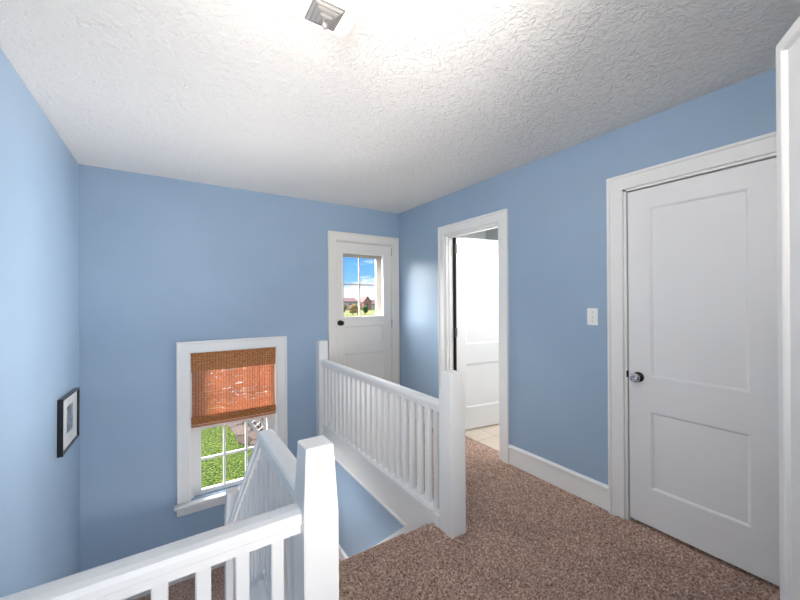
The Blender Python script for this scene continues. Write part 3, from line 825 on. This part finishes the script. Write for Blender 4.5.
# more cloud low over the horizon
mr = N('ShaderNodeMapRange'); mr.inputs[1].default_value = .03; mr.inputs[2].default_value = .062; mr.inputs[3].default_value = .24; mr.inputs[4].default_value = -.04
Lk(sep.outputs[2], mr.inputs[0])
ad = N('ShaderNodeMath'); ad.operation = 'ADD'; Lk(nz.outputs[0], ad.inputs[0]); Lk(mr.outputs[0], ad.inputs[1])
c2 = N('ShaderNodeValToRGB'); c2.color_ramp.elements[0].position = .52; c2.color_ramp.elements[1].position = .66; Lk(ad.outputs[0], c2.inputs[0])
mx = N('ShaderNodeMix'); mx.data_type = 'RGBA'; Lk(c2.outputs[0], mx.inputs[0]); Lk(cr.outputs[0], mx.inputs[6]); mx.inputs[7].default_value = (.60, .62, .66, 1)
Lk(mx.outputs[2], bg.inputs[0]); bg.inputs[1].default_value = 1.0
Lk(bg.outputs[0], out.inputs[0])

def light(name, kind, loc, energy, color=(1, 1, 1), **kw):
    d = bpy.data.lights.new(name, kind); d.energy = energy; d.color = color
    for k, v in kw.items():
        if k not in ('rot', 'portal'): setattr(d, k, v)
    o = bpy.data.objects.new(name, d); o.location = loc
    if 'rot' in kw: o.rotation_euler = kw['rot']
    if kw.get('portal'): d.cycles.is_portal = True
    COL.objects.link(o); return o
so = light('sun', 'SUN', (-10, 14, 12), 13.0, (1, .97, .92), angle=1.0)
so.rotation_euler = Vector((-.52, .67, .53)).to_track_quat('Z', 'Y').to_euler()
light('doorway_fill', 'AREA', (.13, -.9, 1.25), 1, (1, .98, .95), shape='RECTANGLE', size=1.2, size_y=1.8, rot=(math.radians(90), 0, 0))  # unseen soft fill added behind the camera
def aim(o, to): o.rotation_euler = (Vector(to) - o.location).to_track_quat('-Z', 'Y').to_euler()
aim(light('fill_left', 'AREA', (-.38, .08, 1.85), 7.5, (1, .95, .89), shape='DISK', size=.4, spread=math.radians(110)), (2.3, 1.75, 2.3))  # unseen fill added left of the camera to brighten the right side
aim(light('ceiling_fill', 'AREA', (.42, -1.05, .45), 16.5, (1, .945, .885), shape='DISK', size=.6, spread=math.radians(105)), (1.0, .95, 2.4))  # unseen fill added behind the camera, aimed up at the ceiling
light('stairwell_fill', 'AREA', (-.12, 1.75, -2.0), 38, (1, .96, .91), shape='RECTANGLE', size=.6, size_y=.9, rot=(math.radians(180), 0, 0))  # unseen upward fill added in the stairwell for the left wall and ceiling
light('side_room_light', 'AREA', (3.1, 1.9, HZ - .03), 13, (1, .99, .97), shape='RECTANGLE', size=.5, size_y=.5, rot=(0, 0, 0))
light('side_room_fill', 'AREA', (3.25, 2.15, 1.35), 11, (1, .98, .95), shape='RECTANGLE', size=1.2, size_y=.40, rot=(0, math.radians(90), 0), spread=math.radians(60))  # unseen fill added beyond the open doorway to brighten the left wall
light('bulb', 'POINT', (.44, 1.13, HZ - .058), 11, (1, .93, .86), shadow_soft_size=.03)
light('window_portal', 'AREA', (.51, YB + .15, .25), 1, shape='RECTANGLE', size=.72, size_y=1.28, rot=(math.radians(-90), 0, 0), portal=True)
light('door_portal', 'AREA', (1.88, YB + .2, 1.47), 1, shape='RECTANGLE', size=.5, size_y=.85, rot=(math.radians(-90), 0, 0), portal=True)

cam = bpy.data.cameras.new('camera'); co = bpy.data.objects.new('camera', cam); COL.objects.link(co)
cam.sensor_width = 36; cam.lens = 349.86 / 800 * 36; cam.clip_start = .02; cam.clip_end = 2000
yaw, pitch, roll = 0.580618, 0.0012235, -0.0061842
F = Vector((math.sin(yaw) * math.cos(pitch), math.cos(yaw) * math.cos(pitch), math.sin(pitch)))
R = Vector((math.cos(yaw), -math.sin(yaw), 0)); U = R.cross(F)
c_, s_ = math.cos(roll), math.sin(roll)
r2 = R * c_ + U * s_; u2 = -R * s_ + U * c_
mtx = Matrix((r2, u2, -F)).transposed().to_4x4(); mtx.translation = Vector((0, 0, 1.35))
co.matrix_world = mtx
sc.camera = co
sc.view_settings.view_transform = 'Standard'; sc.view_settings.look = 'None'
sc.view_settings.exposure = 0.96; sc.view_settings.gamma = 1.0
try: sc.view_settings.use_curve_mapping = False
except Exception: pass
sc.cycles.use_denoising = True
sc.cycles.max_bounces = 10; sc.cycles.diffuse_bounces = 6; sc.cycles.transparent_max_bounces = 16
sc.cycles.sample_clamp_indirect = 6
